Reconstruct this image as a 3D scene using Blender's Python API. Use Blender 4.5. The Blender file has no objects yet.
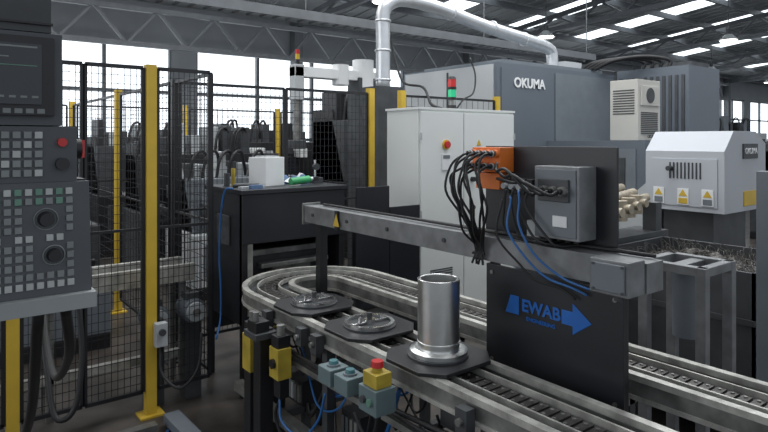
import bpy, bmesh, math, random
from mathutils import Vector, Matrix
random.seed(4)
# World axes: X runs across the hall (away to the right of the camera), Y runs along the conveyor (away to the left)
scene = bpy.context.scene

# ---------------------------------------------------------------- materials
def pbr(name, col, rough=0.5, metal=0.0, var=0.12, scale=8.0, bump=0.0, emit=0.0, coat=0.0):
    m = bpy.data.materials.new(name); m.use_nodes = True
    nt = m.node_tree; b = nt.nodes['Principled BSDF']
    b.inputs['Roughness'].default_value = rough
    b.inputs['Metallic'].default_value = metal
    tc = nt.nodes.new('ShaderNodeTexCoord')
    n = nt.nodes.new('ShaderNodeTexNoise'); n.inputs['Scale'].default_value = scale
    n.inputs['Detail'].default_value = 5
    nt.links.new(tc.outputs['Object'], n.inputs['Vector'])
    r = nt.nodes.new('ShaderNodeValToRGB')
    r.color_ramp.elements[0].position = 0.3; r.color_ramp.elements[1].position = 0.7
    c0 = [max(0, c*(1-var)) for c in col[:3]]; c1 = [min(1, c*(1+var)) for c in col[:3]]
    r.color_ramp.elements[0].color = (*c0, 1); r.color_ramp.elements[1].color = (*c1, 1)
    nt.links.new(n.outputs['Fac'], r.inputs['Fac'])
    nt.links.new(r.outputs['Color'], b.inputs['Base Color'])
    if coat: b.inputs['Coat Weight'].default_value = coat
    if bump:
        bp = nt.nodes.new('ShaderNodeBump'); bp.inputs['Strength'].default_value = bump
        bp.inputs['Distance'].default_value = 0.01
        nt.links.new(n.outputs['Fac'], bp.inputs['Height']); nt.links.new(bp.outputs['Normal'], b.inputs['Normal'])
    if emit:
        b.inputs['Emission Color'].default_value = (*col[:3], 1); b.inputs['Emission Strength'].default_value = emit
    return m

FLOOR = pbr('concrete_floor', (0.055,0.047,0.041), 0.36, 0, 0.65, 3.5, 0.4)
CONC = pbr('wall_paint', (0.24,0.255,0.27), 0.8, 0, 0.1, 1.0)
ROOF = pbr('roof_sheet', (0.40,0.42,0.43), 0.6, 0.1, 0.1, 1.0)
STEEL_D = pbr('truss_steel', (0.13,0.14,0.15), 0.5, 0.2)
SKYL = pbr('skylight_sheet', (0.86,0.94,1.0), 0.4, 0, 0.02, 1, 0, 2.4)
WINP = pbr('window_and_fill_light', (0.88,0.94,1.0), 0.3, 0, 0.04, 0.6, 0, 1.6)
LAMP = pbr('lamp_glow', (1,0.97,0.9), 0.4, 0, 0, 1, 0, 8)
BLACK = pbr('black_paint', (0.012,0.012,0.014), 0.42, 0, 0.3)
BLACKP = pbr('black_panel', (0.014,0.015,0.019), 0.38, 0, 0.25, 3)
RUBBER = pbr('black_rubber', (0.010,0.010,0.011), 0.55)
DGREY = pbr('dark_grey_paint', (0.048,0.052,0.056), 0.5, 0, 0.25)
MGREY = pbr('mid_grey_paint', (0.15,0.17,0.19), 0.5, 0, 0.06)
BGREY = pbr('machine_blue_grey', (0.115,0.135,0.16), 0.45, 0, 0.05, 2)
LGREY = pbr('light_grey_paint', (0.42,0.44,0.45), 0.5, 0, 0.05, 2)
HOOD = pbr('hood_grey_paint', (0.44,0.46,0.49), 0.5, 0, 0.05, 2)
OFFW = pbr('cabinet_offwhite', (0.70,0.72,0.70), 0.45, 0, 0.03, 2)
BEIGE = pbr('beige_paint', (0.48,0.47,0.43), 0.5, 0, 0.05, 2)
WHITE = pbr('white_plastic', (0.75,0.76,0.76), 0.4, 0, 0.03)
RAIL = pbr('rail_aluminium', (0.44,0.435,0.40), 0.36, 0.3, 0.38, 14)
ALU = pbr('aluminium_profile', (0.22,0.22,0.21), 0.4, 0.5, 0.4, 12)
BEAM = pbr('galvanised_beam', (0.19,0.195,0.20), 0.45, 0.3, 0.25, 12)
CHROME = pbr('polished_steel', (0.66,0.66,0.65), 0.22, 1.0, 0.05, 30)
TURNED = pbr('turned_steel', (0.72,0.73,0.72), 0.30, 1.0, 0.06, 20)
CHAIN = pbr('chain_steel', (0.08,0.075,0.07), 0.4, 0.6, 0.4, 30)
YEL = pbr('safety_yellow', (0.60,0.40,0.04), 0.45, 0, 0.08)
YEL2 = pbr('motor_yellow', (0.46,0.34,0.04), 0.5, 0, 0.3)
ORANGE = pbr('connector_orange', (0.72,0.18,0.03), 0.45)
RED = pbr('red_plastic', (0.50,0.02,0.02), 0.35)
REDL = pbr('red_lens', (0.45,0.02,0.02), 0.25, 0, 0.05, 8, 0, 0.15)
GREENL = pbr('green_lens', (0.02,0.40,0.18), 0.25, 0, 0.05, 8, 0, 0.35)
BLUE = pbr('label_blue', (0.01,0.12,0.45), 0.45)
HOSEB = pbr('blue_hose', (0.02,0.12,0.34), 0.4)
TEAL = pbr('teal_box', (0.12,0.17,0.18), 0.5)
TBTN = pbr('teal_button', (0.06,0.18,0.20), 0.4)
SCREEN = pbr('monitor_screen', (0.03,0.036,0.042), 0.15, 0, 0.1)
PEND = pbr('pendant_grey', (0.068,0.075,0.082), 0.5, 0, 0.08)
PENDL = pbr('pendant_light_trim', (0.28,0.30,0.30), 0.5, 0, 0.08)
KEYG = pbr('key_grey', (0.20,0.22,0.22), 0.5)
KEYL = pbr('key_light', (0.42,0.44,0.43), 0.5)
KEYGR = pbr('key_green', (0.12,0.24,0.18), 0.5)
SWARF = pbr('metal_swarf', (0.05,0.045,0.04), 0.35, 0.6, 0.8, 60, 1.0)
BRASS = pbr('oily_metal', (0.36,0.31,0.23), 0.4, 0.2, 0.3, 20)
DUCT = pbr('silver_duct', (0.58,0.60,0.62), 0.32, 0.6, 0.08, 8)
GREENB = pbr('green_plastic', (0.04,0.35,0.12), 0.4)
BAGB = pbr('blue_cloth', (0.12,0.20,0.35), 0.8)

# ---------------------------------------------------------------- builder
class B:
    def __init__(s, name, bevel=0.0):
        s.name=name; s.bm=bmesh.new(); s.mats=[]; s.bevel=bevel; s.kids=[]
    def mi(s, m):
        if m not in s.mats: s.mats.append(m)
        return s.mats.index(m)
    def face(s, vs, m, smooth=False):
        try:
            f = s.bm.faces.new(vs); f.material_index = s.mi(m); f.smooth = smooth; return f
        except ValueError: return None
    def box(s, a0,a1,b0,b1,z0,z1, m, rot=None):
        pts=[Vector((x,y,z)) for x in (a0,a1) for y in (b0,b1) for z in (z0,z1)]
        if rot:
            ax,ang = rot; c=Vector(((a0+a1)/2,(b0+b1)/2,(z0+z1)/2)); R=Matrix.Rotation(ang,3,ax)
            pts=[R@(p-c)+c for p in pts]
        v=[s.bm.verts.new(p) for p in pts]
        for q in ((0,1,3,2),(4,6,7,5),(0,4,5,1),(2,3,7,6),(0,2,6,4),(1,5,7,3)):
            s.face([v[i] for i in q], m)
    def beam(s, p0, p1, w, h, m):
        p0=Vector(p0); p1=Vector(p1); d=(p1-p0).normalized()
        up=Vector((0,0,1)) if abs(d.z)<0.95 else Vector((0,1,0))
        sd=d.cross(up).normalized(); u=sd.cross(d).normalized()
        v=[]
        for p in (p0,p1):
            for i,j in ((-1,-1),(1,-1),(1,1),(-1,1)):
                v.append(s.bm.verts.new(p+sd*(w/2*i)+u*(h/2*j)))
        for q in ((0,1,2,3),(7,6,5,4),(0,4,5,1),(1,5,6,2),(2,6,7,3),(3,7,4,0)):
            s.face([v[i] for i in q], m)
    def frame(s,d):
        up=Vector((0,0,1)) if abs(d.z)<0.9 else Vector((0,1,0))
        x=d.cross(up).normalized(); return x, x.cross(d).normalized()
    def cyl(s,p0,p1,r,m,n=20,r2=None,caps=True):
        p0=Vector(p0);p1=Vector(p1); d=(p1-p0).normalized(); x,y=s.frame(d)
        r2=r if r2 is None else r2
        def ring(p,rr): return [s.bm.verts.new(p+x*rr*math.cos(2*math.pi*i/n)+y*rr*math.sin(2*math.pi*i/n)) for i in range(n)]
        A=ring(p0,r);C=ring(p1,r2)
        for i in range(n): s.face([A[i],C[i],C[(i+1)%n],A[(i+1)%n]],m,True)
        if caps:
            s.face(ring(p0,r),m); s.face(list(reversed(ring(p1,r2))),m)
    def pipe(s,p0,p1,ro,ri,m,n=32):
        p0=Vector(p0);p1=Vector(p1); d=(p1-p0).normalized(); x,y=s.frame(d)
        def ring(p,rr): return [s.bm.verts.new(p+x*rr*math.cos(2*math.pi*i/n)+y*rr*math.sin(2*math.pi*i/n)) for i in range(n)]
        A=ring(p0,ro);C=ring(p1,ro);E=ring(p0,ri);F=ring(p1,ri);G=ring(p1,ro);H=ring(p1,ri)
        for i in range(n):
            j=(i+1)%n
            s.face([A[i],C[i],C[j],A[j]],m,True); s.face([E[j],F[j],F[i],E[i]],m,True); s.face([G[i],H[i],H[j],G[j]],m)
    def tube(s,pts,r,m,n=8,smooth=True,sub=6):
        P=[Vector(p) for p in pts]
        if smooth and len(P)>2:
            Q=[]
            E=[P[0]*2-P[1]]+P+[P[-1]*2-P[-2]]
            for i in range(1,len(E)-2):
                for k in range(sub):
                    t=k/sub; a,b,c,d=E[i-1],E[i],E[i+1],E[i+2]
                    Q.append(0.5*((2*b)+(c-a)*t+(2*a-5*b+4*c-d)*t*t+(3*b-a-3*c+d)*t**3))
            Q.append(P[-1]); P=Q
        d=(P[1]-P[0]).normalized(); x,y=s.frame(d); prev=None
        for k,p in enumerate(P):
            if k==0: t=P[1]-P[0]
            elif k==len(P)-1: t=P[-1]-P[-2]
            else: t=P[k+1]-P[k-1]
            t.normalize(); x=(x-t*x.dot(t)).normalized(); y=t.cross(x)
            R=[s.bm.verts.new(p+x*r*math.cos(2*math.pi*i/n)+y*r*math.sin(2*math.pi*i/n)) for i in range(n)]
            if prev:
                for i in range(n): s.face([prev[i],prev[(i+1)%n],R[(i+1)%n],R[i]],m,True)
            else: s.face(list(reversed(R)),m)
            prev=R
        s.face(prev,m)
    def prism(s, poly, axis, c0, c1, m):
        def mk(p,c):
            if axis=='x': return Vector((c,p[0],p[1]))
            if axis=='y': return Vector((p[0],c,p[1]))
            return Vector((p[0],p[1],c))
        A=[s.bm.verts.new(mk(p,c0)) for p in poly]; C=[s.bm.verts.new(mk(p,c1)) for p in poly]
        n=len(poly); s.face(A,m); s.face(list(reversed(C)),m)
        for i in range(n): s.face([A[i],C[i],C[(i+1)%n],A[(i+1)%n]],m)
    def torus(s,c,R,r,m,n=40,k=8,axis='z'):
        c=Vector(c); rings=[]
        for i in range(n):
            t=2*math.pi*i/n; row=[]
            for j in range(k):
                u=2*math.pi*j/k; q=(R+r*math.cos(u)); h=r*math.sin(u)
                v=(q*math.cos(t),q*math.sin(t),h)
                if axis=='y': v=(v[0],v[2],v[1])
                if axis=='x': v=(v[2],v[0],v[1])
                row.append(s.bm.verts.new(c+Vector(v)))
            rings.append(row)
        for i in range(n):
            for j in range(k):
                s.face([rings[i][j],rings[(i+1)%n][j],rings[(i+1)%n][(j+1)%k],rings[i][(j+1)%k]],m,True)
    def text(s, body, loc, size, m, face='-y', ex=0.002, bold=0.018):
        s.kids.append((body,loc,size,m,face,ex,bold))
    def done(s, parent=None):
        bmesh.ops.recalc_face_normals(s.bm, faces=s.bm.faces)
        me=bpy.data.meshes.new(s.name); s.bm.to_mesh(me); s.bm.free()
        for m in s.mats: me.materials.append(m)
        o=bpy.data.objects.new(s.name,me); scene.collection.objects.link(o)
        if parent: o.parent=parent
        if s.bevel:
            bv=o.modifiers.new('bevel','BEVEL'); bv.width=s.bevel; bv.segments=2; bv.limit_method='ANGLE'; bv.angle_limit=math.radians(50)
        for i,(body,loc,size,m,face,ex,bold) in enumerate(s.kids):
            cu=bpy.data.curves.new('lettering','FONT'); cu.body=body; cu.size=size; cu.extrude=ex
            cu.align_x='CENTER'; cu.align_y='CENTER'; cu.offset=size*bold
            cu.materials.append(m)
            t=bpy.data.objects.new('lettering',cu); scene.collection.objects.link(t)
            t.location=loc; t.rotation_euler=(math.pi/2,0,0) if face=='-y' else (math.pi/2,0,-math.pi/2)
            t.parent=o
        return o

# ---------------------------------------------------------------- hall shell
EAVE=5.0; BW=14.0; SL=0.12
def roofz(b): return EAVE+SL*(BW-b)
f=B('floor'); f.box(-8,50,-6,BW,-0.1,0,FLOOR); f.done()

runs=[(-4,4.6),(5.2,11.6),(12.4,24),(24.8,36),(36.8,48)]
w=B('wall_back')
w.box(-8,50,BW,BW+0.3,0,1.6,CONC); w.box(-8,50,BW,BW+0.3,3.85,EAVE+0.05,CONC)
prev=-8
for a0,a1 in runs+[(50,50)]:
    w.box(prev,a0,BW,BW+0.3,1.6,3.85,CONC); prev=a1
w.done()
for i,(a0,a1) in enumerate(runs):
    w=B('window_%d'%(i+1))
    w.box(a0,a1,BW+0.14,BW+0.16,1.6,3.85,WINP)
    n=max(2,int((a1-a0)/1.3))
    for k in range(n+1):
        x=a0+(a1-a0)*k/n; w.box(x-0.035,x+0.035,BW+0.02,BW+0.13,1.6,3.85,STEEL_D)
    for z in (1.65,2.75,3.8): w.box(a0,a1,BW+0.04,BW+0.12,z-0.035,z+0.035,STEEL_D)
    w.done()
w=B('wall_right'); w.box(50,50.3,-6,BW,0,EAVE+1.8,CONC); w.done()

c=B('ceiling')
sky=B('skylight_panels')
B0=-2.0
def sheet(bd,a0,a1,b0,b1,m,dz=0,th=0.04):
    bd.prism([(b0,roofz(b0)+dz),(b1,roofz(b1)+dz),(b1,roofz(b1)+dz+th),(b0,roofz(b0)+dz+th)],'x',a0,a1,m)
prev=-8
strips=[4.2+3.4*i for i in range(13)]
for s0 in strips:
    sheet(c,prev,s0,B0,BW+0.3,ROOF)
    for (q0,q1) in ((0.5,5.6),(6.6,12.6)):
        sheet(sky,s0,s0+0.95,q0,q1,SKYL)
    for (q0,q1) in ((B0,0.5),(5.6,6.6),(12.6,BW+0.3)):
        sheet(c,s0,s0+0.95,q0,q1,ROOF)
    prev=s0+0.95
sheet(c,prev,50,B0,BW+0.3,ROOF)
x=-4
while x<50:
    if not any(s0-0.05<x<s0+1.0 for s0 in strips): sheet(c,x,x+0.05,B0,BW,ROOF,-0.04,0.04)
    x+=0.42
for k in range(11):
    b=B0+0.7+k*1.5; c.box(-8,50,b-0.04,b+0.04,roofz(b)-0.22,roofz(b)-0.06,STEEL_D)
ce=c.done(); sky.done(ce)

for i in range(8):
    t=B('roof_truss'); a=1.4+i*6.4
    zb=EAVE-0.35
    n=10; q0=0.0; q1=BW-0.1
    t.beam((a,q0,zb+0.55),(a,q1,zb),0.10,0.12,STEEL_D)
    t.beam((a,q0,roofz(q0)-0.28),(a,q1,roofz(q1)-0.28),0.10,0.12,STEEL_D)
    for k in range(n):
        y0=q0+(q1-q0)*k/n; y1=q0+(q1-q0)*(k+1)/n; ym=(y0+y1)/2
        zl=lambda y: zb+0.55*(q1-y)/(q1-q0)
        t.beam((a,y0,zl(y0)),(a,ym,roofz(ym)-0.28),0.05,0.05,STEEL_D)
        t.beam((a,ym,roofz(ym)-0.28),(a,y1,zl(y1)),0.05,0.05,STEEL_D)
    t.box(a-0.12,a+0.12,BW-0.3,BW-0.05,0,EAVE,STEEL_D)
    t.done()

t=B('wall_lattice_girder')
g=12.4
for z in (3.55,4.25): t.beam((-4,g,z),(30,g,z),0.1,0.1,STEEL_D)
x=-4
while x<29.5:
    t.beam((x,g,3.55),(x+0.6,g,4.25),0.05,0.05,STEEL_D); t.beam((x+0.6,g,4.25),(x+1.2,g,3.55),0.05,0.05,STEEL_D); x+=1.2
t.done()
t=B('cable_tray')
for y in (5.55,5.75): t.box(-2,8.6,y-0.01,y+0.01,2.93,3.03,STEEL_D)
x=-2
while x<8.6: t.box(x,x+0.03,5.55,5.75,2.94,2.955,STEEL_D); x+=0.15
for k in range(3): t.tube([(-2,5.6+k*0.05,2.975),(3,5.62+k*0.04,2.985),(8.5,5.6+k*0.05,2.975)],0.014,RUBBER,6)
for x in (0.5,3.3,6.1,8.5): t.cyl((x,5.65,3.0),(x,5.65,roofz(5.65)-0.2),0.008,STEEL_D,6)
t.done()
t=B('power_cable')
t.tube([(4.35,5.53,2.92),(4.38,5.45,2.6),(4.3,5.2,2.3),(4.15,4.7,2.2),(3.9,4.3,2.0),(3.85,4.1,1.945)],0.014,RUBBER,6)
t.done()
for (a,b,z) in ((7.4,9.6,4.45),(17.0,7.0,4.3),(13.2,10.0,4.4),(24,10.5,4.3),(31,11,4.3),(11.0,5.8,4.5),(21,12,4.0)):
    l=B('high_bay_lamp')
    l.cyl((a,b,z),(a,b,z+0.16),0.24,LGREY,20,0.08); l.cyl((a,b,z-0.02),(a,b,z),0.2,LAMP,20)
    l.cyl((a,b,z+0.16),(a,b,z+0.30),0.06,DGREY,12); l.cyl((a,b,z+0.3),(a,b,roofz(b)-0.06),0.01,STEEL_D,6)
    l.done()

d=B('ventilation_duct')
d.tube([(3.97,5.15,2.2),(3.97,5.15,2.7),(3.97,5.15,3.0),(4.03,5.12,3.13),(4.2,5.08,3.19),(4.6,5.05,3.17),(5.5,5.05,3.04),(6.5,5.05,2.93),(6.75,5.05,2.87),(6.8,5.05,2.78),(6.8,5.05,2.63)],0.078,DUCT,16)
for z in (2.3,2.62,2.94): d.torus((3.97,5.15,z),0.08,0.012,DUCT,24,6)
for x in (4.9,5.6,6.2):
    zz=3.17-(x-4.6)*0.132; d.torus((x,5.05,zz),0.08,0.012,DUCT,24,6,'x')
d.box(3.8,4.14,5.0,5.3,0,2.22,DGREY)
d.done()

# ---------------------------------------------------------------- fences
def post(bd,a,b,h=2.13,w=0.06,m=YEL):
    bd.box(a-w/2,a+w/2,b-w/2,b+w/2,0.01,h,m); bd.box(a-0.07,a+0.07,b-0.06,b+0.06,0,0.012,m)
def panel(bd,p0,p1,z0=0.15,z1=2.08,px=0.04,pz=0.06,r=0.0016,fr=0.022):
    (a0,b0),(a1,b1)=p0,p1; L=math.hypot(a1-a0,b1-b0); da=(a1-a0)/L; db=(b1-b0)/L
    bd.beam((a0,b0,z0),(a1,b1,z0),fr,fr,BLACK); bd.beam((a0,b0,z1),(a1,b1,z1),fr,fr,BLACK)
    for (x,y) in (p0,p1): bd.beam((x,y,z0),(x,y,z1),fr,fr,BLACK)
    bd.beam((a0,b0,1.12),(a1,b1,1.12),fr*0.7,fr*0.7,BLACK)
    n=int(L/px)
    for i in range(1,n): bd.beam((a0+da*L*i/n,b0+db*L*i/n,z0),(a0+da*L*i/n,b0+db*L*i/n,z1),2*r,2*r,BLACK)
    n=int((z1-z0)/pz)
    for i in range(1,n): z=z0+(z1-z0)*i/n; bd.beam((a0,b0,z),(a1,b1,z),2*r,2*r,BLACK)
fn=B('safety_fence')
NF=3.707
for a in (-0.4,0.385): post(fn,a,NF)
post(fn,1.093,NF,2.1)
panel(fn,(-0.36,NF),(0.345,NF),px=0.032,pz=0.05); panel(fn,(0.425,NF),(0.72,NF),px=0.032,pz=0.05); panel(fn,(0.735,NF),(1.05,NF),px=0.032,pz=0.05); panel(fn,(1.135,NF),(1.46,NF),px=0.032,pz=0.05)
fn.done()
fn=B('safety_fence')
for a in (3.32,3.70,5.06): post(fn,a,4.5)
post(fn,1.5,4.5,2.1,0.04,BLACK)
panel(fn,(1.54,4.5),(2.42,4.5)); panel(fn,(2.44,4.5),(3.28,4.5)); panel(fn,(3.74,4.5),(5.02,4.5),px=0.08,pz=0.1)
panel(fn,(1.5,3.78),(1.5,4.46),px=0.06,pz=0.08)
fn.done()
fn=B('safety_fence')
for (a,b) in ((1.5,6.1),(1.5,8.3),(2.92,8.3),(4.35,8.3),(5.9,8.3),(0.0,8.3)): post(fn,a,b)
panel(fn,(1.5,4.6),(1.5,6.0),px=0.08,pz=0.1,r=0.002); panel(fn,(1.5,6.2),(1.5,8.2),px=0.08,pz=0.1,r=0.002)
for x0,x1 in ((0.06,1.44),(1.56,2.86),(2.98,4.29),(4.41,5.84)): panel(fn,(x0,8.3),(x1,8.3),px=0.08,pz=0.1,r=0.0025)
fn.done()

# ---------------------------------------------------------------- conveyor
cv=B('pallet_conveyor')
LC=2.98
path=[(1.54,-1.2)]+[(1.54,y) for y in (0,1,2,LC)]
for i in range(1,17):
    t=math.pi-math.pi*i/16; path.append((1.83+0.29*math.cos(t),LC+0.29*math.sin(t)))
path+=[(2.12,y) for y in (2,1,0,-1.2)]
def sweep(bd,path,o0,o1,z0,z1,m):
    prev=None
    for k,p in enumerate(path):
        q0=path[max(0,k-1)]; q1=path[min(len(path)-1,k+1)]
        tx,ty=q1[0]-q0[0],q1[1]-q0[1]; l=math.hypot(tx,ty); nx,ny=ty/l,-tx/l
        R=[bd.bm.verts.new((p[0]+nx*o,p[1]+ny*o,z)) for (o,z) in ((o0,z0),(o1,z0),(o1,z1),(o0,z1))]
        if prev:
            for i in range(4): bd.face([prev[i],prev[(i+1)%4],R[(i+1)%4],R[i]],m)
        else: bd.face(R,m)
        prev=R
    bd.face(prev,m)
for sgn in (-1,1):
    def O(a,b): return (a*sgn,b*sgn) if sgn>0 else (-b,-a)
    o=O(0.115,0.146); sweep(cv,path,o[0],o[1],0.808,0.83,RAIL)
    o=O(0.118,0.141); sweep(cv,path,o[0],o[1],0.755,0.808,ALU)
    o=O(0.112,0.148); sweep(cv,path,o[0],o[1],0.742,0.757,RAIL)
    o=O(0.055,0.064); sweep(cv,path,o[0],o[1],0.80,0.822,RAIL)
sweep(cv,path,-0.112,0.112,0.765,0.78,DGREY)
def along(path,step):
    out=[];acc=0
    for k in range(len(path)-1):
        x0,y0=path[k];x1,y1=path[k+1];L=math.hypot(x1-x0,y1-y0); t=acc
        while t<L: out.append((x0+(x1-x0)*t/L,y0+(y1-y0)*t/L,math.atan2(y1-y0,x1-x0))); t+=step
        acc=t-L
    return out
for (x,y,an) in along(path,0.04):
    dx,dy=math.cos(an),math.sin(an)
    cv.beam((x-dx*0.015,y-dy*0.015,0.795),(x+dx*0.015,y+dy*0.015,0.795),0.085,0.02,CHAIN)
    for s in (-0.022,0.022): cv.cyl((x-dy*s,y+dx*s,0.805),(x-dy*s,y+dx*s,0.809),0.006,ALU,6)
for b in (-0.6,0.35,1.3,2.25,2.84):
    for a in (1.43,1.66,2.0,2.24): cv.box(a-0.02,a+0.02,b-0.02,b+0.02,0.0,0.742,DGREY)
    cv.box(1.40,2.27,b-0.02,b+0.02,0.60,0.66,ALU); cv.box(1.40,2.27,b-0.02,b+0.02,0.18,0.22,DGREY)
    for a in (1.43,2.24): cv.box(a-0.05,a+0.05,b-0.05,b+0.05,0,0.015,DGREY)
cv.box(1.36,1.41,0.2,3.1,0.28,0.33,ALU)
cv.box(1.37,1.41,-0.8,3.0,0.60,0.625,ALU)
for b in (0.55,0.95,1.35,2.25,2.38,2.72):
    cv.box(1.35,1.39,b-0.025,b+0.025,0.72,0.80,DGREY); cv.cyl((1.35,b,0.76),(1.335,b,0.76),0.012,ALU,10)
for b in (0.8,1.25,1.52,2.0,2.4):
    cv.box(1.46,1.60,b-0.04,b+0.04,0.64,0.735,DGREY); cv.cyl((1.53,b,0.50),(1.53,b,0.64),0.03,BLACK,14)
cv.tube([(1.38,0.2,0.67),(1.37,0.8,0.655),(1.38,1.3,0.68),(1.37,2.0,0.65),(1.38,2.9,0.675)],0.010,RUBBER,6)
cv.tube([(1.355,0.2,0.70),(1.35,0.9,0.675),(1.355,1.5,0.655),(1.36,2.2,0.67),(1.37,2.9,0.66)],0.007,RUBBER,6)
# valve blocks and loose pneumatic lines slung under the lanes
rr=random.Random(11)
for b in (0.5,1.05,1.75,2.12,2.6):
    cv.box(1.46,1.62,b-0.07,b+0.07,0.36,0.48,BLACK)
    for k in range(4): cv.box(1.448,1.46,b-0.06+k*0.032,b-0.04+k*0.032,0.38,0.46,rr.choice([ALU,DGREY,LGREY]))
for k in range(26):
    b=rr.uniform(0.4,2.7); L=rr.uniform(0.15,0.5); a=rr.uniform(1.40,1.7); z=rr.uniform(0.60,0.72); dz=rr.uniform(0.08,0.35)
    cv.tube([(a,b,z),(a-0.02+rr.uniform(-.03,.04),b+L*0.25,z-dz*0.8),(a+rr.uniform(-.03,.06),b+L*0.6,z-dz),(a+0.05,b+L,z-dz*0.3),(a+0.04,b+L*1.1,z)],rr.choice([0.005,0.006,0.009]),HOSEB if k%6==0 else RUBBER,6)
cv.done()

cc=B('cross_conveyor')
CP=[(-1.8,4.08),(1.45,4.08)]
sweep(cc,CP,-0.15,-0.11,0.72,0.83,RAIL); sweep(cc,CP,0.11,0.15,0.72,0.83,RAIL)
sweep(cc,CP,-0.11,0.11,0.75,0.78,DGREY)
for a in (-1.5,-0.3,0.6,1.38):
    for b in (3.98,4.18): cc.box(a-0.02,a+0.02,b-0.02,b+0.02,0,0.72,ALU)
cc.box(-1.8,1.4,3.96,4.0,0.22,0.27,RAIL)
cc.done()

for i,(a,b) in enumerate(((1.535,1.655),(1.545,2.10),(1.54,2.555))):
    p=B('workpiece_pallet',0.002)
    poly=[(a-0.175,b-0.09),(a-0.11,b-0.165),(a+0.11,b-0.165),(a+0.175,b-0.09),(a+0.175,b+0.09),(a+0.11,b+0.165),(a-0.11,b+0.165),(a-0.175,b+0.09)]
    p.prism(poly,'z',0.832,0.846,BLACK)
    p.cyl((a,b,0.846),(a,b,0.853),0.115,DGREY,40)
    if i:
        p.pipe((a,b,0.853),(a,b,0.866),0.108,0.092,CHROME,40)
        p.cyl((a,b,0.853),(a,b,0.875),0.024,CHROME,20); p.box(a-0.09,a+0.09,b-0.008,b+0.008,0.856,0.866,CHROME)
        p.cyl((a+0.05,b,0.866),(a+0.05,b,0.888),0.008,CHROME,12); p.cyl((a-0.05,b,0.866),(a-0.05,b,0.888),0.008,CHROME,12)
        p.cyl((a,b,0.875),(a,b,0.90),0.012,DGREY,12)
    p.done()
wp=B('turned_steel_sleeve')
a,b=1.54,1.655
wp.cyl((a,b,0.8535),(a,b,0.868),0.108,TURNED,48); wp.cyl((a,b,0.868),(a,b,0.876),0.108,TURNED,48,0.09)
wp.pipe((a,b,0.874),(a,b,1.13),0.079,0.067,TURNED,48)
wp.torus((a,b,1.128),0.0745,0.004,CHROME,48,8); wp.torus((a,b,0.90),0.079,0.003,TURNED,48,6)
wp.done()

# ---------------------------------------------------------------- beam and boards
bm=B('overhead_beam',0.003)
bm.box(1.80,1.90,0.98,3.10,1.165,1.262,BEAM)
bm.box(1.79,1.91,3.095,3.11,1.15,1.275,ALU)
bm.box(1.825,1.875,2.96,3.01,0.0,1.165,BLACK)
for b in (1.9,2.3,2.65,3.0): bm.cyl((1.80,b,1.215),(1.793,b,1.215),0.010,DGREY,10)
bm.box(1.785,1.80,2.72,2.75,1.16,1.265,BLACK); bm.prism([(2.76,1.18),(2.70,1.18),(2.73,1.25)],'x',1.782,1.785,YEL)
for k in range(2): bm.tube([(1.89,1.0,1.272),(1.87-0.02*k,1.6,1.274),(1.86,2.3,1.275),(1.87+0.01*k,3.0,1.272)],0.007,RUBBER,6)
bm.done()
bx=B('limit_switch_box',0.004)
bx.box(1.70,1.797,0.985,1.12,1.165,1.275,BEAM); bx.box(1.692,1.70,0.995,1.11,1.175,1.265,MGREY)
for (y,z) in ((1.0,1.18),(1.1,1.18),(1.0,1.26),(1.1,1.26)): bx.cyl((1.692,y,z),(1.688,y,z),0.005,DGREY,8)
bx.cyl((1.75,1.05,1.165),(1.75,1.05,1.14),0.012,DGREY,10)
bx.done()
gp=B('conveyor_guard_plate',0.002)
gp.box(1.785,1.797,1.05,1.64,0.76,1.160,BLACKP)
gp.box(1.797,1.815,1.05,1.07,0.0,1.160,BLACK); gp.box(1.797,1.815,1.62,1.64,0.0,1.160,BLACK)
for (y,z) in ((1.08,0.79),(1.61,0.79),(1.08,1.13),(1.61,1.13)): gp.cyl((1.785,y,z),(1.78,y,z),0.008,ALU,8)
gp.text('EWAB',(1.783,1.375,1.030),0.062,BLUE,'-x',0.001,0.03)
gp.text('ENGINEERING',(1.783,1.375,0.985),0.020,BLUE,'-x',0.001)
gp.prism([(1.285,1.005),(1.24,1.005),(1.24,0.975),(1.165,1.03),(1.24,1.085),(1.24,1.055),(1.285,1.055)],'x',1.7825,1.785,BLUE)
gp.prism([(1.54,0.99),(1.475,0.99),(1.475,1.06),(1.515,1.06)],'x',1.7825,1.785,BLUE)
gp.done()
ub=B('wiring_board',0.002)
ub.box(1.905,1.917,1.145,1.755,1.18,1.625,BLACKP)
ub.box(1.917,1.94,1.16,1.2,0.0,1.6,BLACK); ub.box(1.917,1.94,1.70,1.74,0.0,1.6,BLACK)
ub.done()
jb=B('junction_box',0.004)
jb.box(1.80,1.904,1.225,1.415,1.295,1.555,BEAM)
jb.box(1.795,1.80,1.235,1.405,1.305,1.545,MGREY)
jb.box(1.785,1.80,1.26,1.39,1.43,1.51,DGREY)
for k in range(4):
    y=1.27+k*0.035; jb.cyl((1.85,y,1.295),(1.85,y,1.28),0.011,RUBBER,10)
for k in range(3):
    y=1.275+k*0.04; jb.cyl((1.785,y,1.47),(1.76,y,1.47),0.016,ALU,12); jb.cyl((1.76,y,1.47),(1.745,y,1.47),0.010,BLACK,10)
jb.box(1.79,1.796,1.27,1.33,1.34,1.38,WHITE)
for k in range(4): jb.box(1.83,1.904,1.45+k*0.037,1.48+k*0.037,1.44,1.50,BLACK); jb.cyl((1.83,1.465+k*0.037,1.47),(1.81,1.465+k*0.037,1.47),0.012,LGREY,10)
jb.box(1.86,1.904,1.44,1.50,1.26,1.34,LGREY)
jb.done()
ob=B('connector_manifold',0.002)
ob.box(1.82,1.904,1.60,1.75,1.52,1.62,ORANGE); ob.box(1.84,1.904,1.62,1.75,1.45,1.515,ORANGE)
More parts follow.
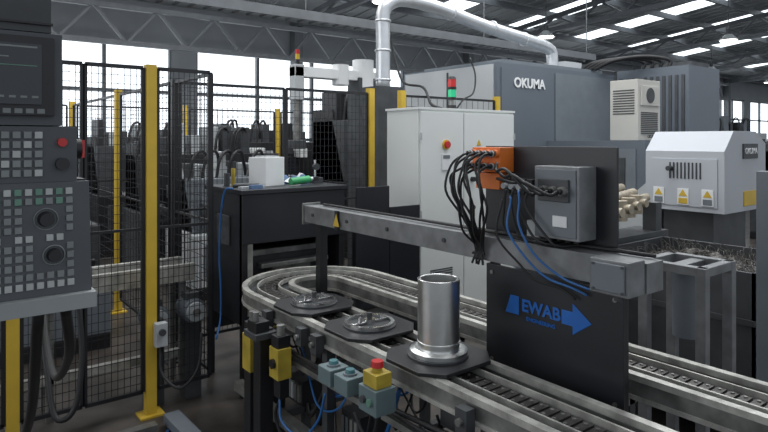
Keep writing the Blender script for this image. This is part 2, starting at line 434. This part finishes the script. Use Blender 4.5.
for k in range(4):
    for j in range(2):
        y=1.617+k*0.038; z=1.545+j*0.05
        ob.cyl((1.82,y,z),(1.80,y,z),0.016,ORANGE,12); ob.cyl((1.80,y,z),(1.77,y,z),0.011,BLACK,10); ob.cyl((1.79,y,z),(1.785,y,z),0.014,LGREY,10)
ob.done()
cb=B('cable_bundle')
for k in range(4):
    for j in range(3):
        y=1.617+k*0.038; z=1.545+min(j,1)*0.05; j2=j
        e=random.uniform(-0.03,0.03); s=random.uniform(-0.04,0.04)
        cb.tube([(1.768,y,z),(1.74,y,z-0.008),(1.71,y+0.02+e,z-0.05),(1.70-0.01*j2,y-0.01+s+e,z-0.15),(1.73,y*0.6+0.66+e,z-0.26),(1.775,1.67+e*0.8,1.22),(1.778,1.66+k*0.014+e*0.5,1.15+0.02*j2)],0.005,RUBBER,7)
for k in range(3):
    y=1.275+k*0.04
    cb.tube([(1.744,y,1.47),(1.72,y+0.02,1.46),(1.71,y+0.12,1.50+k*0.02),(1.75,y+0.2,1.49+k*0.02),(1.78,1.58,1.50+k*0.03)],0.006,RUBBER,7)
for k in range(4):
    y=1.27+k*0.035
    cb.tube([(1.85,y,1.275),(1.78,y+0.03,1.275),(1.765,y+0.06+0.03*k,1.30),(1.77,y+0.16,1.40),(1.79,y+0.17,1.46)],0.005,RUBBER,7)
cb.done()
for k in range(3):
    hs=B('air_hose')
    o=k*0.022
    hs.tube([(1.775-o,1.47+o,1.46-o),(1.755-o,1.45+o,1.42),(1.74-o,1.44+o*1.5,1.34-o),(1.75-o*0.5,1.38+o,1.24-o),(1.765-o*0.5,1.28+o*2,1.175-o*0.6),(1.765,1.19+o*2,1.155-o*0.5),(1.77,1.13+o*2,1.15-o)],0.0042,HOSEB if k<2 else RUBBER,8)
    hs.done()
hs=B('air_hose')
hs.tube([(1.58,3.62,1.34),(1.55,3.68,1.32),(1.54,3.72,1.15),(1.535,3.73,0.9),(1.54,3.72,0.7),(1.53,3.70,0.5),(1.47,3.62,0.40)],0.006,HOSEB,8)
hs.done()

# ---------------------------------------------------------------- operator buttons
es=B('emergency_stop_box',0.004)
a,b=1.285,1.70
es.box(a-0.035,a+0.035,b-0.04,b+0.04,0.78,0.83,YEL2); es.cyl((a,b,0.83),(a,b,0.845),0.018,YEL2,16); es.cyl((a,b,0.845),(a,b,0.866),0.024,RED,20,0.021)
es.box(a-0.045,a+0.045,b-0.052,b+0.052,0.69,0.78,TEAL)
for (x,y) in ((-0.02,-0.02),(0.02,0.02)): es.cyl((a-0.045,b+y,0.735),(a-0.056,b+y,0.735),0.013,DGREY if y>0 else KEYGR,12)
es.box(a+0.04,1.348,b-0.02,b+0.02,0.70,0.72,DGREY); es.cyl((a,b,0.69),(a,b,0.66),0.013,RUBBER,10)
es.tube([(a,b,0.665),(a,b+0.02,0.60),(a+0.02,b+0.1,0.55),(a+0.04,b+0.2,0.60)],0.007,RUBBER,7)
es.done()
for k in range(2):
    pb=B('push_button_box',0.004)
    a,b=1.285,1.985-0.115*k
    pb.box(a-0.045,a+0.045,b-0.045,b+0.045,0.70,0.765,TEAL); pb.cyl((a,b,0.765),(a,b,0.772),0.027,MGREY,20); pb.cyl((a,b,0.772),(a,b,0.785),0.020,TBTN,20,0.017)
    pb.box(a+0.04,1.348,b-0.015,b+0.015,0.70,0.715,DGREY)
    pb.done()
ps=B('sensor_post',0.003)
ps.box(1.255,1.325,2.57,2.64,0.0,0.76,BLACK); ps.box(1.22,1.335,2.54,2.67,0.72,0.75,DGREY)
ps.box(1.23,1.30,2.56,2.65,0.75,0.80,BLACK); ps.cyl((1.25,2.6,0.80),(1.25,2.6,0.84),0.015,ALU,12); ps.box(1.2,1.34,2.5,2.7,0,0.015,DGREY)
ps.cyl((1.325,2.6,0.62),(1.345,2.6,0.62),0.02,ALU,12)
ps.done()
st=B('pallet_stop_unit',0.003)
st.box(1.275,1.345,2.43,2.515,0.56,0.70,YEL2); st.box(1.28,1.345,2.44,2.505,0.70,0.755,BLACK); st.cyl((1.31,2.47,0.755),(1.31,2.47,0.80),0.018,ALU,14)
st.cyl((1.275,2.47,0.63),(1.262,2.47,0.63),0.022,BLACK,14); st.box(1.29,1.34,2.44,2.50,0.47,0.56,BLACK); st.box(1.335,1.352,2.45,2.50,0.72,0.75,DGREY)
st.tube([(1.30,2.46,0.47),(1.29,2.42,0.38),(1.32,2.30,0.35),(1.345,2.2,0.45),(1.35,2.15,0.58)],0.006,HOSEB,7)
st.tube([(1.32,2.48,0.47),(1.31,2.52,0.36),(1.33,2.45,0.25),(1.345,2.3,0.2)],0.007,RUBBER,7)
st.done()
st=B('pallet_stop_unit',0.003)
st.box(1.285,1.345,2.74,2.83,0.50,0.68,YEL2); st.box(1.29,1.345,2.75,2.82,0.68,0.74,BLACK); st.cyl((1.32,2.785,0.74),(1.32,2.785,0.79),0.016,ALU,14); st.box(1.29,1.34,2.75,2.82,0.0,0.50,BLACK)
st.done()
mo=B('conveyor_drive_motor',0.004)
a,b=1.54,2.99
mo.box(a-0.07,a+0.07,b-0.07,b+0.06,0.42,0.64,YEL2); mo.cyl((a,b,0.64),(a,b,0.70),0.05,DGREY,20)
mo.cyl((a-0.07,b,0.53),(a-0.09,b,0.53),0.05,BLACK,20); mo.box(a-0.1,a+0.1,b-0.09,b+0.09,0.0,0.03,DGREY); mo.box(a-0.05,a+0.05,b-0.05,b+0.05,0.03,0.42,BLACK)
mo.cyl((a,b+0.06,0.5),(a,b+0.22,0.5),0.06,YEL2,24)
mo.done()
for (a,b,z) in ((1.16,3.87,0.54),(1.385,3.84,0.56)):
    mo=B('gear_motor',0.003)
    mo.cyl((a,b-0.09,z),(a,b+0.08,z),0.072,MGREY,24); mo.cyl((a,b-0.11,z),(a,b-0.09,z),0.06,LGREY,24); mo.cyl((a,b-0.125,z),(a,b-0.11,z),0.025,ALU,14)
    for k in range(7): mo.torus((a,b-0.07+k*0.022,z),0.074,0.004,MGREY,24,6,'y')
    mo.box(a-0.04,a+0.04,b-0.05,b+0.05,z+0.065,z+0.11,DGREY); mo.box(a-0.05,a+0.05,b-0.06,b+0.06,0,z-0.06,DGREY)
    mo.done()
sb=B('fence_socket_box',0.004)
sb.box(1.10,1.17,3.62,3.672,0.42,0.56,LGREY); sb.cyl((1.135,3.62,0.51),(1.135,3.60,0.51),0.02,DGREY,14); sb.cyl((1.135,3.645,0.42),(1.135,3.645,0.38),0.012,RUBBER,10)
sb.tube([(1.135,3.645,0.39),(1.13,3.60,0.27),(1.2,3.5,0.2),(1.3,3.48,0.3),(1.33,3.5,0.5)],0.009,RUBBER,8)
sb.done()
hc=B('hanging_cable')
hc.tube([(0.55,3.62,1.05),(0.62,3.40,0.95),(0.64,3.3,0.6),(0.60,3.25,0.34),(0.52,3.28,0.30),(0.5,3.4,0.5),(0.5,3.5,0.62)],0.014,RUBBER,8)
hc.tube([(0.25,1.46,1.295),(0.30,1.7,1.1),(0.36,2.3,0.85),(0.45,3.1,0.8),(0.5,3.5,0.95)],0.012,RUBBER,8)
hc.tube([(0.2,1.46,1.295),(0.22,1.8,0.9),(0.2,2.4,0.55),(0.1,3.0,0.35),(0.0,3.3,0.02)],0.012,RUBBER,8)
hc.done()
ft=B('floor_cable_trunking')
ft.beam((1.15,3.5,0.05),(1.19,1.2,0.05),0.09,0.05,MGREY); ft.beam((-1.2,3.4,0.04),(1.05,3.45,0.04),0.06,0.04,ALU)
ft.beam((1.05,2.9,0.05),(1.05,1.0,0.05),0.16,0.06,DGREY)
ft.tube([(0.3,2.6,0.02),(0.6,2.9,0.02),(0.95,2.8,0.02),(1.0,3.2,0.02),(0.7,3.5,0.02)],0.012,RUBBER,8)
ft.tube([(0.1,2.9,0.02),(0.5,3.1,0.02),(0.8,3.0,0.02),(1.1,3.4,0.02)],0.009,HOSEB,8)
ft.done()

# ---------------------------------------------------------------- black enclosure table
en=B('machine_enclosure_table',0.004)
E0,E1,F0,F1=1.62,2.40,3.56,4.16
en.box(E0-0.015,E1+0.015,F0-0.015,F1+0.01,1.30,1.33,BLACKP)
en.box(E0,E1,F0,F0+0.012,0.98,1.30,BLACKP)
en.box(E0,E0+0.012,F0+0.012,F1,0.46,1.30,BLACKP); en.box(E1-0.012,E1,F0+0.012,F1,0.3,1.30,BLACKP); en.box(E0,E1,F1-0.012,F1,0.3,1.30,BLACKP)
for (x,y) in ((E0+.02,F0+.03),(E1-.02,F0+.03),(E0+.02,F1-.03),(E1-.02,F1-.03)): en.box(x-0.02,x+0.02,y-0.02,y+0.02,0,1.30,BLACK)
en.box(1.70,2.3,3.8,4.0,0.5,0.9,DGREY); en.box(1.9,2.2,3.7,3.8,0.55,0.8,ALU)
en.box(1.68,1.72,3.62,3.66,0.5,1.0,RAIL); en.box(1.78,2.3,3.62,3.70,0.80,0.83,ALU); en.box(1.78,2.3,3.76,3.80,0.86,0.90,ALU)
en.box(E0-0.012,E0,3.75,3.95,0.95,1.15,DGREY)
en.done()
gd=B('guard_plate',0.003)
gd.box(2.46,2.76,3.50,3.515,0.25,1.31,BLACKP); gd.box(2.765,3.06,3.50,3.515,0.25,1.15,BLACKP)
for x in (2.48,2.76,3.04): gd.box(x-0.02,x+0.02,3.515,3.555,0,1.14,BLACK)
gd.done()
wb=B('white_component_box',0.004)
wb.box(1.84,2.02,3.76,3.93,1.33,1.53,WHITE,('Z',0.3)); wb.box(1.87,1.99,3.78,3.90,1.53,1.538,LGREY,('Z',0.3))
wb.done()
gb=B('green_spray_bottle',0.002)
gb.cyl((2.04,3.70,1.36),(2.20,3.72,1.37),0.026,GREENB,16); gb.cyl((2.20,3.72,1.37),(2.24,3.724,1.372),0.014,WHITE,12); gb.box(2.23,2.27,3.70,3.74,1.355,1.385,BLACK)
gb.done()
tt=B('hand_tools')
tt.box(1.64,1.84,3.66,3.70,1.33,1.345,LGREY,('Z',0.25)); tt.cyl((1.66,3.8,1.343),(1.82,3.74,1.343),0.013,DGREY,10); tt.box(1.70,1.78,3.60,3.64,1.33,1.355,BAGB); tt.cyl((1.68,3.95,1.33),(1.68,3.95,1.42),0.02,DGREY,12); tt.cyl((1.74,3.98,1.33),(1.74,3.98,1.45),0.015,YEL2,12)
tt.done()
rg=B('cleaning_rag')
for k in range(7):
    x=2.14+random.uniform(-0.03,0.10); y=3.90+random.uniform(-0.05,0.05)
    rg.cyl((x,y,1.334),(x+random.uniform(-.02,.02),y,1.37+random.uniform(0,0.04)),0.05,WHITE if k%2 else BAGB,7,0.015)
rg.done()
gg=B('dial_gauge_stand',0.002)
gg.box(2.30,2.38,3.82,3.92,1.33,1.37,DGREY); gg.cyl((2.34,3.87,1.37),(2.34,3.87,1.50),0.008,CHROME,10); gg.cyl((2.34,3.84,1.45),(2.34,3.87,1.45),0.025,DGREY,20)
gg.done()

# ---------------------------------------------------------------- electrical cabinet
ca=B('electrical_cabinet',0.006)
C0,C1,CF,CBk,CM=3.284,4.486,3.78,4.20,3.80
ca.box(C0,C1,CF,CBk,0.10,1.905,OFFW); ca.box(C0+.02,C1-.02,CF+.02,CBk-.02,0,0.10,DGREY)
ca.box(C0-.012,C1+.012,CF-.015,CBk+.01,1.905,1.925,OFFW)
ca.box(C0+.015,CM-.006,CF-.022,CF,0.13,1.89,OFFW); ca.box(CM+.006,C1-.015,CF-.022,CF,0.13,1.89,OFFW)
y=CF-.022
ca.box(CM-.05,CM-.025,y-.022,y,1.0,1.12,DGREY)
ca.box(3.53,3.63,y-.01,y,1.39,1.53,WHITE); ca.box(3.54,3.62,y-.013,y-.01,1.49,1.52,MGREY); ca.cyl((3.58,y,1.61),(3.58,y-.033,1.61),0.03,RED,20); ca.cyl((3.58,y,1.61),(3.58,y-.013,1.61),0.042,YEL,20)
ca.cyl((3.90,y,1.50),(3.90,y-.028,1.50),0.016,WHITE,14); ca.cyl((3.90,y,1.42),(3.90,y-.028,1.42),0.016,RED,14)
ca.prism([(3.96,1.60),(4.02,1.60),(3.99,1.655)],'y',y-.004,y,YEL); ca.cyl((3.90,y,1.30),(3.90,y-.035,1.30),0.022,BLACK,16); ca.cyl((3.90,y,1.05),(3.90,y-.03,1.05),0.02,DGREY,16)
for k in range(8): ca.box(3.4,3.66,y-.005,y,0.4+k*0.02,0.41+k*0.02,DGREY)
for z in (0.4,1.0,1.65): ca.cyl((C1-.012,y-.004,z),(C1-.012,y-.004,z+.06),0.008,LGREY,8); ca.cyl((C0+.012,y-.004,z),(C0+.012,y-.004,z+.06),0.008,LGREY,8)
ca.done()
sl=B('signal_tower_light')
a,b=3.89,4.0
sl.cyl((a,b,1.927),(a,b,1.97),0.04,BLACK,16); sl.cyl((a,b,1.97),(a,b,2.02),0.015,ALU,12); sl.cyl((a,b,2.02),(a,b,2.045),0.040,BLACK,16)
sl.cyl((a,b,2.045),(a,b,2.115),0.038,GREENL,20); sl.cyl((a,b,2.115),(a,b,2.14),0.041,BLACK,20); sl.cyl((a,b,2.14),(a,b,2.21),0.038,REDL,20); sl.cyl((a,b,2.21),(a,b,2.235),0.041,BLACK,20,0.03)
sl.tube([(a+0.05,b,1.93),(a+0.15,b,2.03),(a+0.28,b,2.10),(a+0.36,b+0.05,2.28),(a+0.34,b+0.1,2.45)],0.008,RUBBER,8)
sl.done()

# ---------------------------------------------------------------- machining centre
mc=B('cnc_machining_centre',0.012)
mc.box(5.30,7.75,4.70,6.40,0.1,2.56,BGREY)
mc.box(5.285,5.30,4.75,6.35,0.6,2.54,LGREY); mc.box(5.27,5.285,5.5,5.52,0.6,2.5,DGREY)
mc.box(5.36,6.35,4.685,4.70,1.5,2.5,BGREY); mc.box(6.38,7.7,4.685,4.70,1.2,2.5,MGREY)
mc.box(5.36,6.35,4.68,4.70,0.3,1.45,MGREY)
mc.box(5.5,7.6,4.8,6.2,2.56,2.62,MGREY)
mc.text('OKUMA',(5.86,4.675,2.33),0.16,WHITE,'-y',0.003,0.03)
mc.box(6.2,7.8,3.4,4.68,0.1,1.64,BGREY); mc.box(6.185,6.2,3.5,4.6,0.9,1.55,MGREY)
mc.box(6.17,6.185,3.62,3.80,1.15,1.45,DGREY); mc.box(6.178,6.185,4.1,4.35,1.2,1.5,WHITE)
mc.box(7.82,8.7,3.7,4.7,0.1,2.62,BGREY)
for k in range(11): mc.box(7.805,7.82,3.75+k*0.085,3.79+k*0.085,1.7,2.5,DGREY)
mc.box(5.2,8.7,3.5,6.5,0,0.1,BLACK)
mc.cyl((7.4,5.9,2.62),(7.4,5.9,2.8),0.14,DGREY,20); mc.box(7.3,7.7,5.2,5.6,2.62,2.78,LGREY)
for k in range(4): mc.tube([(7.9,4.0+k*0.12,2.62),(7.9,4.0+k*0.12,2.72),(7.6,4.2+k*0.1,2.76),(7.4,4.5+k*0.1,2.72),(7.35,4.75+k*.08,2.62)],0.025,RUBBER,8)
mc.box(8.1,8.6,3.8,4.5,2.62,2.70,DGREY)
mc.done()
ac=B('cooling_unit',0.008)
ac.box(6.5,7.0,3.65,4.0,1.645,2.35,BEIGE)
for k in range(12): ac.box(6.56,6.94,3.642,3.65,1.72+k*0.022,1.732+k*0.022,DGREY)
ac.box(6.55,6.95,3.635,3.65,2.05,2.28,BEIGE); ac.cyl((6.75,3.65,2.17),(6.75,3.63,2.17),0.09,DGREY,24)
for k in range(10): ac.box(6.492,6.5,3.69,3.96,1.95+k*0.03,1.963+k*0.03,DGREY)
ac.text('OKUMA',(6.75,3.62,1.69),0.05,DGREY)
ac.done()
hd=B('chip_conveyor_hood',0.008)
hd.prism([(4.86,1.08),(5.64,1.08),(5.64,1.62),(5.44,1.72),(5.02,1.72),(4.86,1.56)],'y',2.03,2.66,HOOD)
hd.box(4.852,4.86,2.08,2.60,1.12,1.50,HOOD)
for k,(y) in enumerate((2.54,2.34,2.15)):
    hd.box(4.846,4.852,y-0.045,y+0.045,1.13,1.26,WHITE); hd.prism([(y-0.035,1.20),(y+0.035,1.20),(y,1.255)],'x',4.843,4.846,YEL); hd.box(4.843,4.846,y-0.035,y+0.035,1.14,1.185,YEL if k==1 else MGREY)
hd.box(5.2,5.45,2.022,2.03,1.12,1.24,YEL); hd.box(5.18,5.46,2.02,2.03,1.50,1.62,DGREY)
hd.text('OKUMA',(5.32,2.017,1.56),0.065,WHITE)
for k in range(9): hd.box(4.846,4.852,2.20+k*0.03,2.212+k*0.03,1.34,1.47,DGREY)
hd.box(4.95,5.55,2.15,2.55,0.0,1.09,DGREY)
hd.prism([(2.66,1.30),(2.95,1.05),(3.35,0.35),(3.35,0.15),(3.1,0.15),(2.66,0.85)],'x',4.9,5.5,LGREY)
hd.box(4.9,5.5,3.1,3.38,0.0,0.36,MGREY)
hd.cyl((4.80,2.44,1.42),(4.86,2.44,1.42),0.02,DGREY,14)
hd.done()
sbn=B('swarf_bin',0.004)
a0,a1,b0,b1=3.35,4.15,1.25,2.15
for (x0,x1,y0,y1) in ((a0,a0+0.02,b0,b1),(a1-0.02,a1,b0,b1),(a0,a1,b0,b0+0.02),(a0,a1,b1-0.02,b1)): sbn.box(x0,x1,y0,y1,0.15,0.97,DGREY)
sbn.box(a0,a1,b0,b1,0.13,0.16,DGREY)
for (x,y) in ((a0+.08,b0+.08),(a1-.08,b0+.08),(a0+.08,b1-.08),(a1-.08,b1-.08)): sbn.cyl((x-0.02,y,0.065),(x+0.02,y,0.065),0.065,RUBBER,16); sbn.box(x-0.03,x+0.03,y-0.02,y+0.02,0.08,0.14,DGREY)
N=16; G=[[sbn.bm.verts.new((a0+0.02+(a1-a0-0.04)*i/N,b0+0.02+(b1-b0-0.04)*j/N,0.86+random.uniform(-0.03,0.04)+0.09*math.sin(i*0.2)*math.sin(j*0.2))) for j in range(N+1)] for i in range(N+1)]
for i in range(N):
    for j in range(N): sbn.face([G[i][j],G[i+1][j],G[i+1][j+1],G[i][j+1]],SWARF)
for k in range(90):
    x=random.uniform(a0+.08,a1-.08);y=random.uniform(b0+.08,b1-.08); sbn.tube([(x,y,0.91),(x+0.03,y+0.02,0.96+random.uniform(0,.03)),(x+0.05,y-0.02,0.95),(x+0.02,y-0.05,0.90)],0.003,CHAIN,4,True,3)
for z in (0.4,0.7): sbn.box(a0-0.012,a0,b0,b1,z,z+0.03,DGREY)
sbn.done()
fr=B('steel_stand',0.003)
for (x,y) in ((2.66,1.20),(2.66,1.46),(2.92,1.20),(2.92,1.46)): fr.box(x-0.022,x+0.022,y-0.022,y+0.022,0,1.10,BEAM)
for z in (1.06,0.5):
    fr.box(2.64,2.94,1.18,1.22,z,z+0.04,BEAM); fr.box(2.64,2.94,1.44,1.48,z,z+0.04,BEAM)
    fr.box(2.64,2.68,1.2,1.46,z,z+0.04,BEAM); fr.box(2.90,2.94,1.2,1.46,z,z+0.04,BEAM)
fr.cyl((2.79,1.33,1.06),(2.79,1.33,0.75),0.06,MGREY,18); fr.box(2.68,2.90,1.3,1.36,1.06,1.09,BEAM)
fr.done()
pt=B('machine_frame_post',0.004)
pt.box(3.19,3.26,1.12,1.19,0,1.50,MGREY); pt.box(3.15,3.30,1.08,1.23,0,0.02,MGREY); pt.box(3.2,3.25,-0.6,1.12,1.42,1.48,MGREY); pt.box(3.19,3.26,-0.67,-0.6,0,1.5,MGREY)
pt.done()
cl=B('coolant_pipe_assembly')
for k in range(3): cl.cyl((3.0,2.0+0.12*k,1.20+0.03*k),(4.3,2.35+0.1*k,1.22+0.03*k),0.032,BRASS,14)
for k in range(5): cl.cyl((3.12+0.22*k,1.98+0.07*k,1.13),(3.12+0.22*k,1.98+0.07*k,1.26),0.045,BRASS,14); cl.cyl((3.12+0.22*k,1.90+0.07*k,1.21),(3.12+0.22*k,1.98+0.07*k,1.21),0.03,BRASS,12)
for x in (3.1,4.2): cl.box(x-0.04,x+0.04,2.2,2.30,0,1.2,DGREY)
cl.box(3.0,4.3,2.18,2.42,0.4,1.0,DGREY)
cl.tube([(3.4,2.1,1.2),(3.3,2.2,1.4),(3.5,2.6,1.5),(4.2,2.9,1.4),(4.7,2.9,1.0)],0.025,RUBBER,8)
cl.done()

# ---------------------------------------------------------------- operator pendant (left foreground)
P=B('cnc_control_pendant',0.004)
FB=1.422
P.box(-0.26,0.238,FB,FB+0.20,1.68,1.872,PEND); P.box(-0.26,0.219,FB+0.01,FB+0.22,1.875,2.05,DGREY)
P.box(-0.26,0.222,FB+0.004,FB+0.01,1.89,1.895,BLACK)
P.box(-0.20,0.222,FB-0.012,FB,1.70,1.862,BLACK); P.box(-0.17,0.198,FB-0.016,FB-0.012,1.722,1.846,SCREEN)
P.box(-0.26,0.265,FB-0.006,FB+0.12,1.562,1.678,PEND)
P.prism([(FB-0.01,1.562),(FB+0.12,1.562),(FB+0.12,1.33),(FB-0.035,1.33)],'x',-0.26,0.288,PEND)
P.box(-0.27,0.294,FB-0.055,FB+0.12,1.30,1.332,PENDL)
P.box(-0.26,0.285,FB+0.01,FB+0.1,1.556,1.566,BLACK)
for r in range(5):
    for k in range(9):
        x=0.03+k*0.0195; z=1.66-r*0.0195
        if x<0.19: P.box(x,x+0.014,FB-0.011,FB-0.006,z-0.007,z+0.007,KEYG if (r+k)%4 else KEYL)
P.cyl((0.236,FB-0.006,1.60),(0.236,FB-0.022,1.60),0.013,BLACK,18); P.cyl((0.236,FB-0.006,1.645),(0.236,FB-0.018,1.645),0.009,RED,18)
def fy(z): return FB-0.01-0.025*(1.562-z)/0.232
for r in range(11):
    for k in range(13):
        x=0.02+k*0.0185; z=1.543-r*0.0188
        if x>0.262 : continue
        if 0.165<x<0.23 and 2<=r<=4: continue
        if 0.18<x<0.24 and 6<=r<=8: continue
        if r in (5,) and k%3==0: continue
        m=KEYGR if (r in (0,1) and k%2) else (KEYL if (r*3+k*5)%5==0 else KEYG)
        y=fy(z); P.box(x,x+0.0125,y-0.005,y+0.004,z-0.0065,z+0.0065,m)
y=fy(1.485); P.cyl((0.205,y,1.487),(0.205,y-0.02,1.487),0.016,BLACK,24,0.013); P.torus((0.205,y-0.002,1.487),0.022,0.0012,KEYG,24,6,'y')
y=fy(1.415); P.cyl((0.218,y,1.413),(0.218,y-0.02,1.413),0.014,BLACK,24,0.012); P.torus((0.218,y-0.003,1.413),0.020,0.0015,KEYG,24,6,'y')
for k in range(10): P.box(0.0+k*0.02,0.012+k*0.02,FB-0.0165,FB-0.0150,1.735,1.740,KEYG)
for k in range(5): P.box(0.02,0.06+0.02*k,FB-0.0168,FB-0.0155,1.76+k*0.014,1.763+k*0.014,KEYG)
P.box(0.11,0.19,FB-0.0168,FB-0.0155,1.80,1.802,KEYGR); P.box(-0.1,0.19,FB-0.0168,FB-0.0155,1.837,1.841,KEYG)
for k in range(9): P.box(0.03+k*0.02,0.044+k*0.02,FB-0.013,FB-0.0115,1.704,1.714,KEYG)
P.cyl((0.265,FB+0.06,1.63),(0.285,FB+0.06,1.63),0.022,BLACK,16); P.cyl((0.285,FB+0.06,1.61),(0.285,FB+0.06,1.65),0.008,RED,10)
P.box(-0.12,-0.02,FB+0.12,FB+0.22,0.02,1.75,DGREY); P.box(-0.25,0.1,FB+0.02,FB+0.4,0,0.03,DGREY)
P.done()

# ---------------------------------------------------------------- machines behind the fence
def lathe(name,a,b,w,d,h,m1,m2,seed=0):
    rr=random.Random(seed); L=B(name,0.01)
    L.box(a,a+w,b,b+d,0,0.12,BLACK); L.box(a,a+w,b,b+d,0.12,h*0.5,m1); L.box(a+w*0.03,a+w*0.97,b+d*0.15,b+d,h*0.5,h*0.92,m2)
    L.prism([(b+d*0.15,h*0.5),(b+d,h*0.5),(b+d,h),(b+d*0.5,h)],'x',a+w*0.03,a+w*0.45,m1)
    L.box(a+w*0.5,a+w*0.88,b+d*0.12,b+d*0.15,h*0.52,h*0.84,BLACK); L.box(a+w*0.55,a+w*0.7,b+d*0.1,b+d*0.13,h*0.6,h*0.78,SCREEN)
    L.cyl((a+w*0.9,b+d*0.12,h*0.6),(a+w*0.9,b+d*0.12,h*0.8),0.02,ALU,10)
    L.box(a+w*0.08,a+w*0.4,b-0.02,b,h*0.18,h*0.42,m2)
    for k in range(7):
        x=a+w*(0.02+0.13*k+rr.uniform(0,0.05)); hh=rr.uniform(0.02,0.16); L.box(x,x+w*rr.uniform(0.05,0.1),b+d*0.4,b+d*0.8,h*0.9,h*(1.0+hh),rr.choice([BLACK,DGREY,LGREY,m1]))
    for k in range(9):
        x=a+w*rr.uniform(0.05,0.85); z=h*rr.uniform(0.3,0.85); L.box(x,x+rr.uniform(0.08,0.25),b-0.05,b+d*0.15,z,z+rr.uniform(0.05,0.18),rr.choice([BLACK,LGREY,LGREY,DGREY,WHITE,MGREY]))
    for k in range(5):
        x=a+w*rr.uniform(0.0,0.8); L.tube([(x,b+d*0.3,h*0.9),(x+0.05,b+d*0.3,h*1.08),(x+0.2,b+d*0.4,h*1.12),(x+0.3,b+d*0.5,h*0.9)],0.018,RUBBER,8)
    L.done()
lathe('turning_lathe',-0.5,5.1,1.7,0.8,1.05,MGREY,DGREY,1)
lathe('turning_lathe',2.0,9.2,1.5,1.2,1.7,BLACK,DGREY,2)
lathe('turning_lathe',3.9,9.0,1.8,1.2,1.75,DGREY,BLACK,3)
lathe('turning_lathe',2.2,6.0,1.3,0.9,1.35,LGREY,MGREY,4)
lathe('grinding_machine',4.7,6.9,1.4,1.0,2.1,BLACK,DGREY,5)
lathe('turning_lathe',-1.2,9.4,2.4,1.2,1.7,BLACK,DGREY,6)
lathe('grinding_machine',7.2,10.0,2.4,1.4,2.1,DGREY,MGREY,7)
lathe('turning_lathe',12,6.0,2.6,1.6,1.9,DGREY,MGREY,8)
lathe('turning_lathe',16,6.5,3.0,1.8,2.0,MGREY,LGREY,9)
lathe('turning_lathe',20.5,9.5,3.0,1.8,1.9,DGREY,MGREY,10)
lathe('turning_lathe',11.0,2.6,2.2,1.6,1.6,DGREY,MGREY,11)
lathe('turning_lathe',26.5,10.5,3.0,1.8,1.9,DGREY,BEIGE,12)
lathe('turning_lathe',2.0,7.25,1.7,0.75,1.6,DGREY,BLACK,15)
gl=B('gantry_loader',0.01)
gl.box(4.15,4.42,5.85,6.1,0,2.4,DGREY); gl.box(3.3,4.55,5.88,6.02,2.36,2.48,WHITE); gl.cyl((4.28,5.95,2.28),(4.28,5.95,2.62),0.13,WHITE,24); gl.cyl((3.95,5.95,2.30),(3.95,5.95,2.54),0.10,WHITE,24)
gl.box(3.3,3.42,5.88,6.02,2.1,2.5,LGREY); gl.cyl((3.36,5.95,2.1),(3.36,5.95,1.6),0.04,ALU,16); gl.box(3.28,3.44,5.87,6.03,1.55,1.65,DGREY)
gl.cyl((3.37,5.95,2.5),(3.37,5.95,2.56),0.025,BLACK,12); gl.cyl((3.37,5.95,2.56),(3.37,5.95,2.62),0.025,YEL,14); gl.cyl((3.37,5.95,2.62),(3.37,5.95,2.67),0.025,REDL,14)
gl.done()

# ---------------------------------------------------------------- light
wd=bpy.data.worlds.new('World'); scene.world=wd; wd.use_nodes=True
bg=wd.node_tree.nodes['Background']; bg.inputs[0].default_value=(0.86,0.92,1.0,1); bg.inputs[1].default_value=0.7
def area(name,loc,sx,sy,p,rot=(0,0,0),col=(0.97,0.985,1.0)):
    l=bpy.data.lights.new(name,'AREA'); l.shape='RECTANGLE'; l.size=sx; l.size_y=sy; l.energy=p; l.color=col
    o=bpy.data.objects.new(name,l); scene.collection.objects.link(o); o.location=loc; o.rotation_euler=rot; return o
area('skylight_daylight',(3.0,3.0,5.6),4,4,230)
area('skylight_daylight',(7.5,3.5,5.4),4,5,240)
area('skylight_daylight',(1.5,7.6,5.2),6,3,230)
area('window_and_fill_light',(-5.5,5.5,3.0),3,7,170,(0,-math.pi/2,0))  # added fill light from the left, out of view; no window is built here

cam=bpy.data.cameras.new('Camera'); co=bpy.data.objects.new('Camera',cam); scene.collection.objects.link(co)
co.location=(0,0,1.65); co.rotation_euler=(math.pi/2,0,-math.radians(37.73))
cam.sensor_width=36; cam.lens=28.1; cam.shift_y=-0.099; cam.clip_start=0.02; cam.clip_end=200
scene.camera=co
scene.view_settings.view_transform='Standard'
scene.view_settings.look='None'
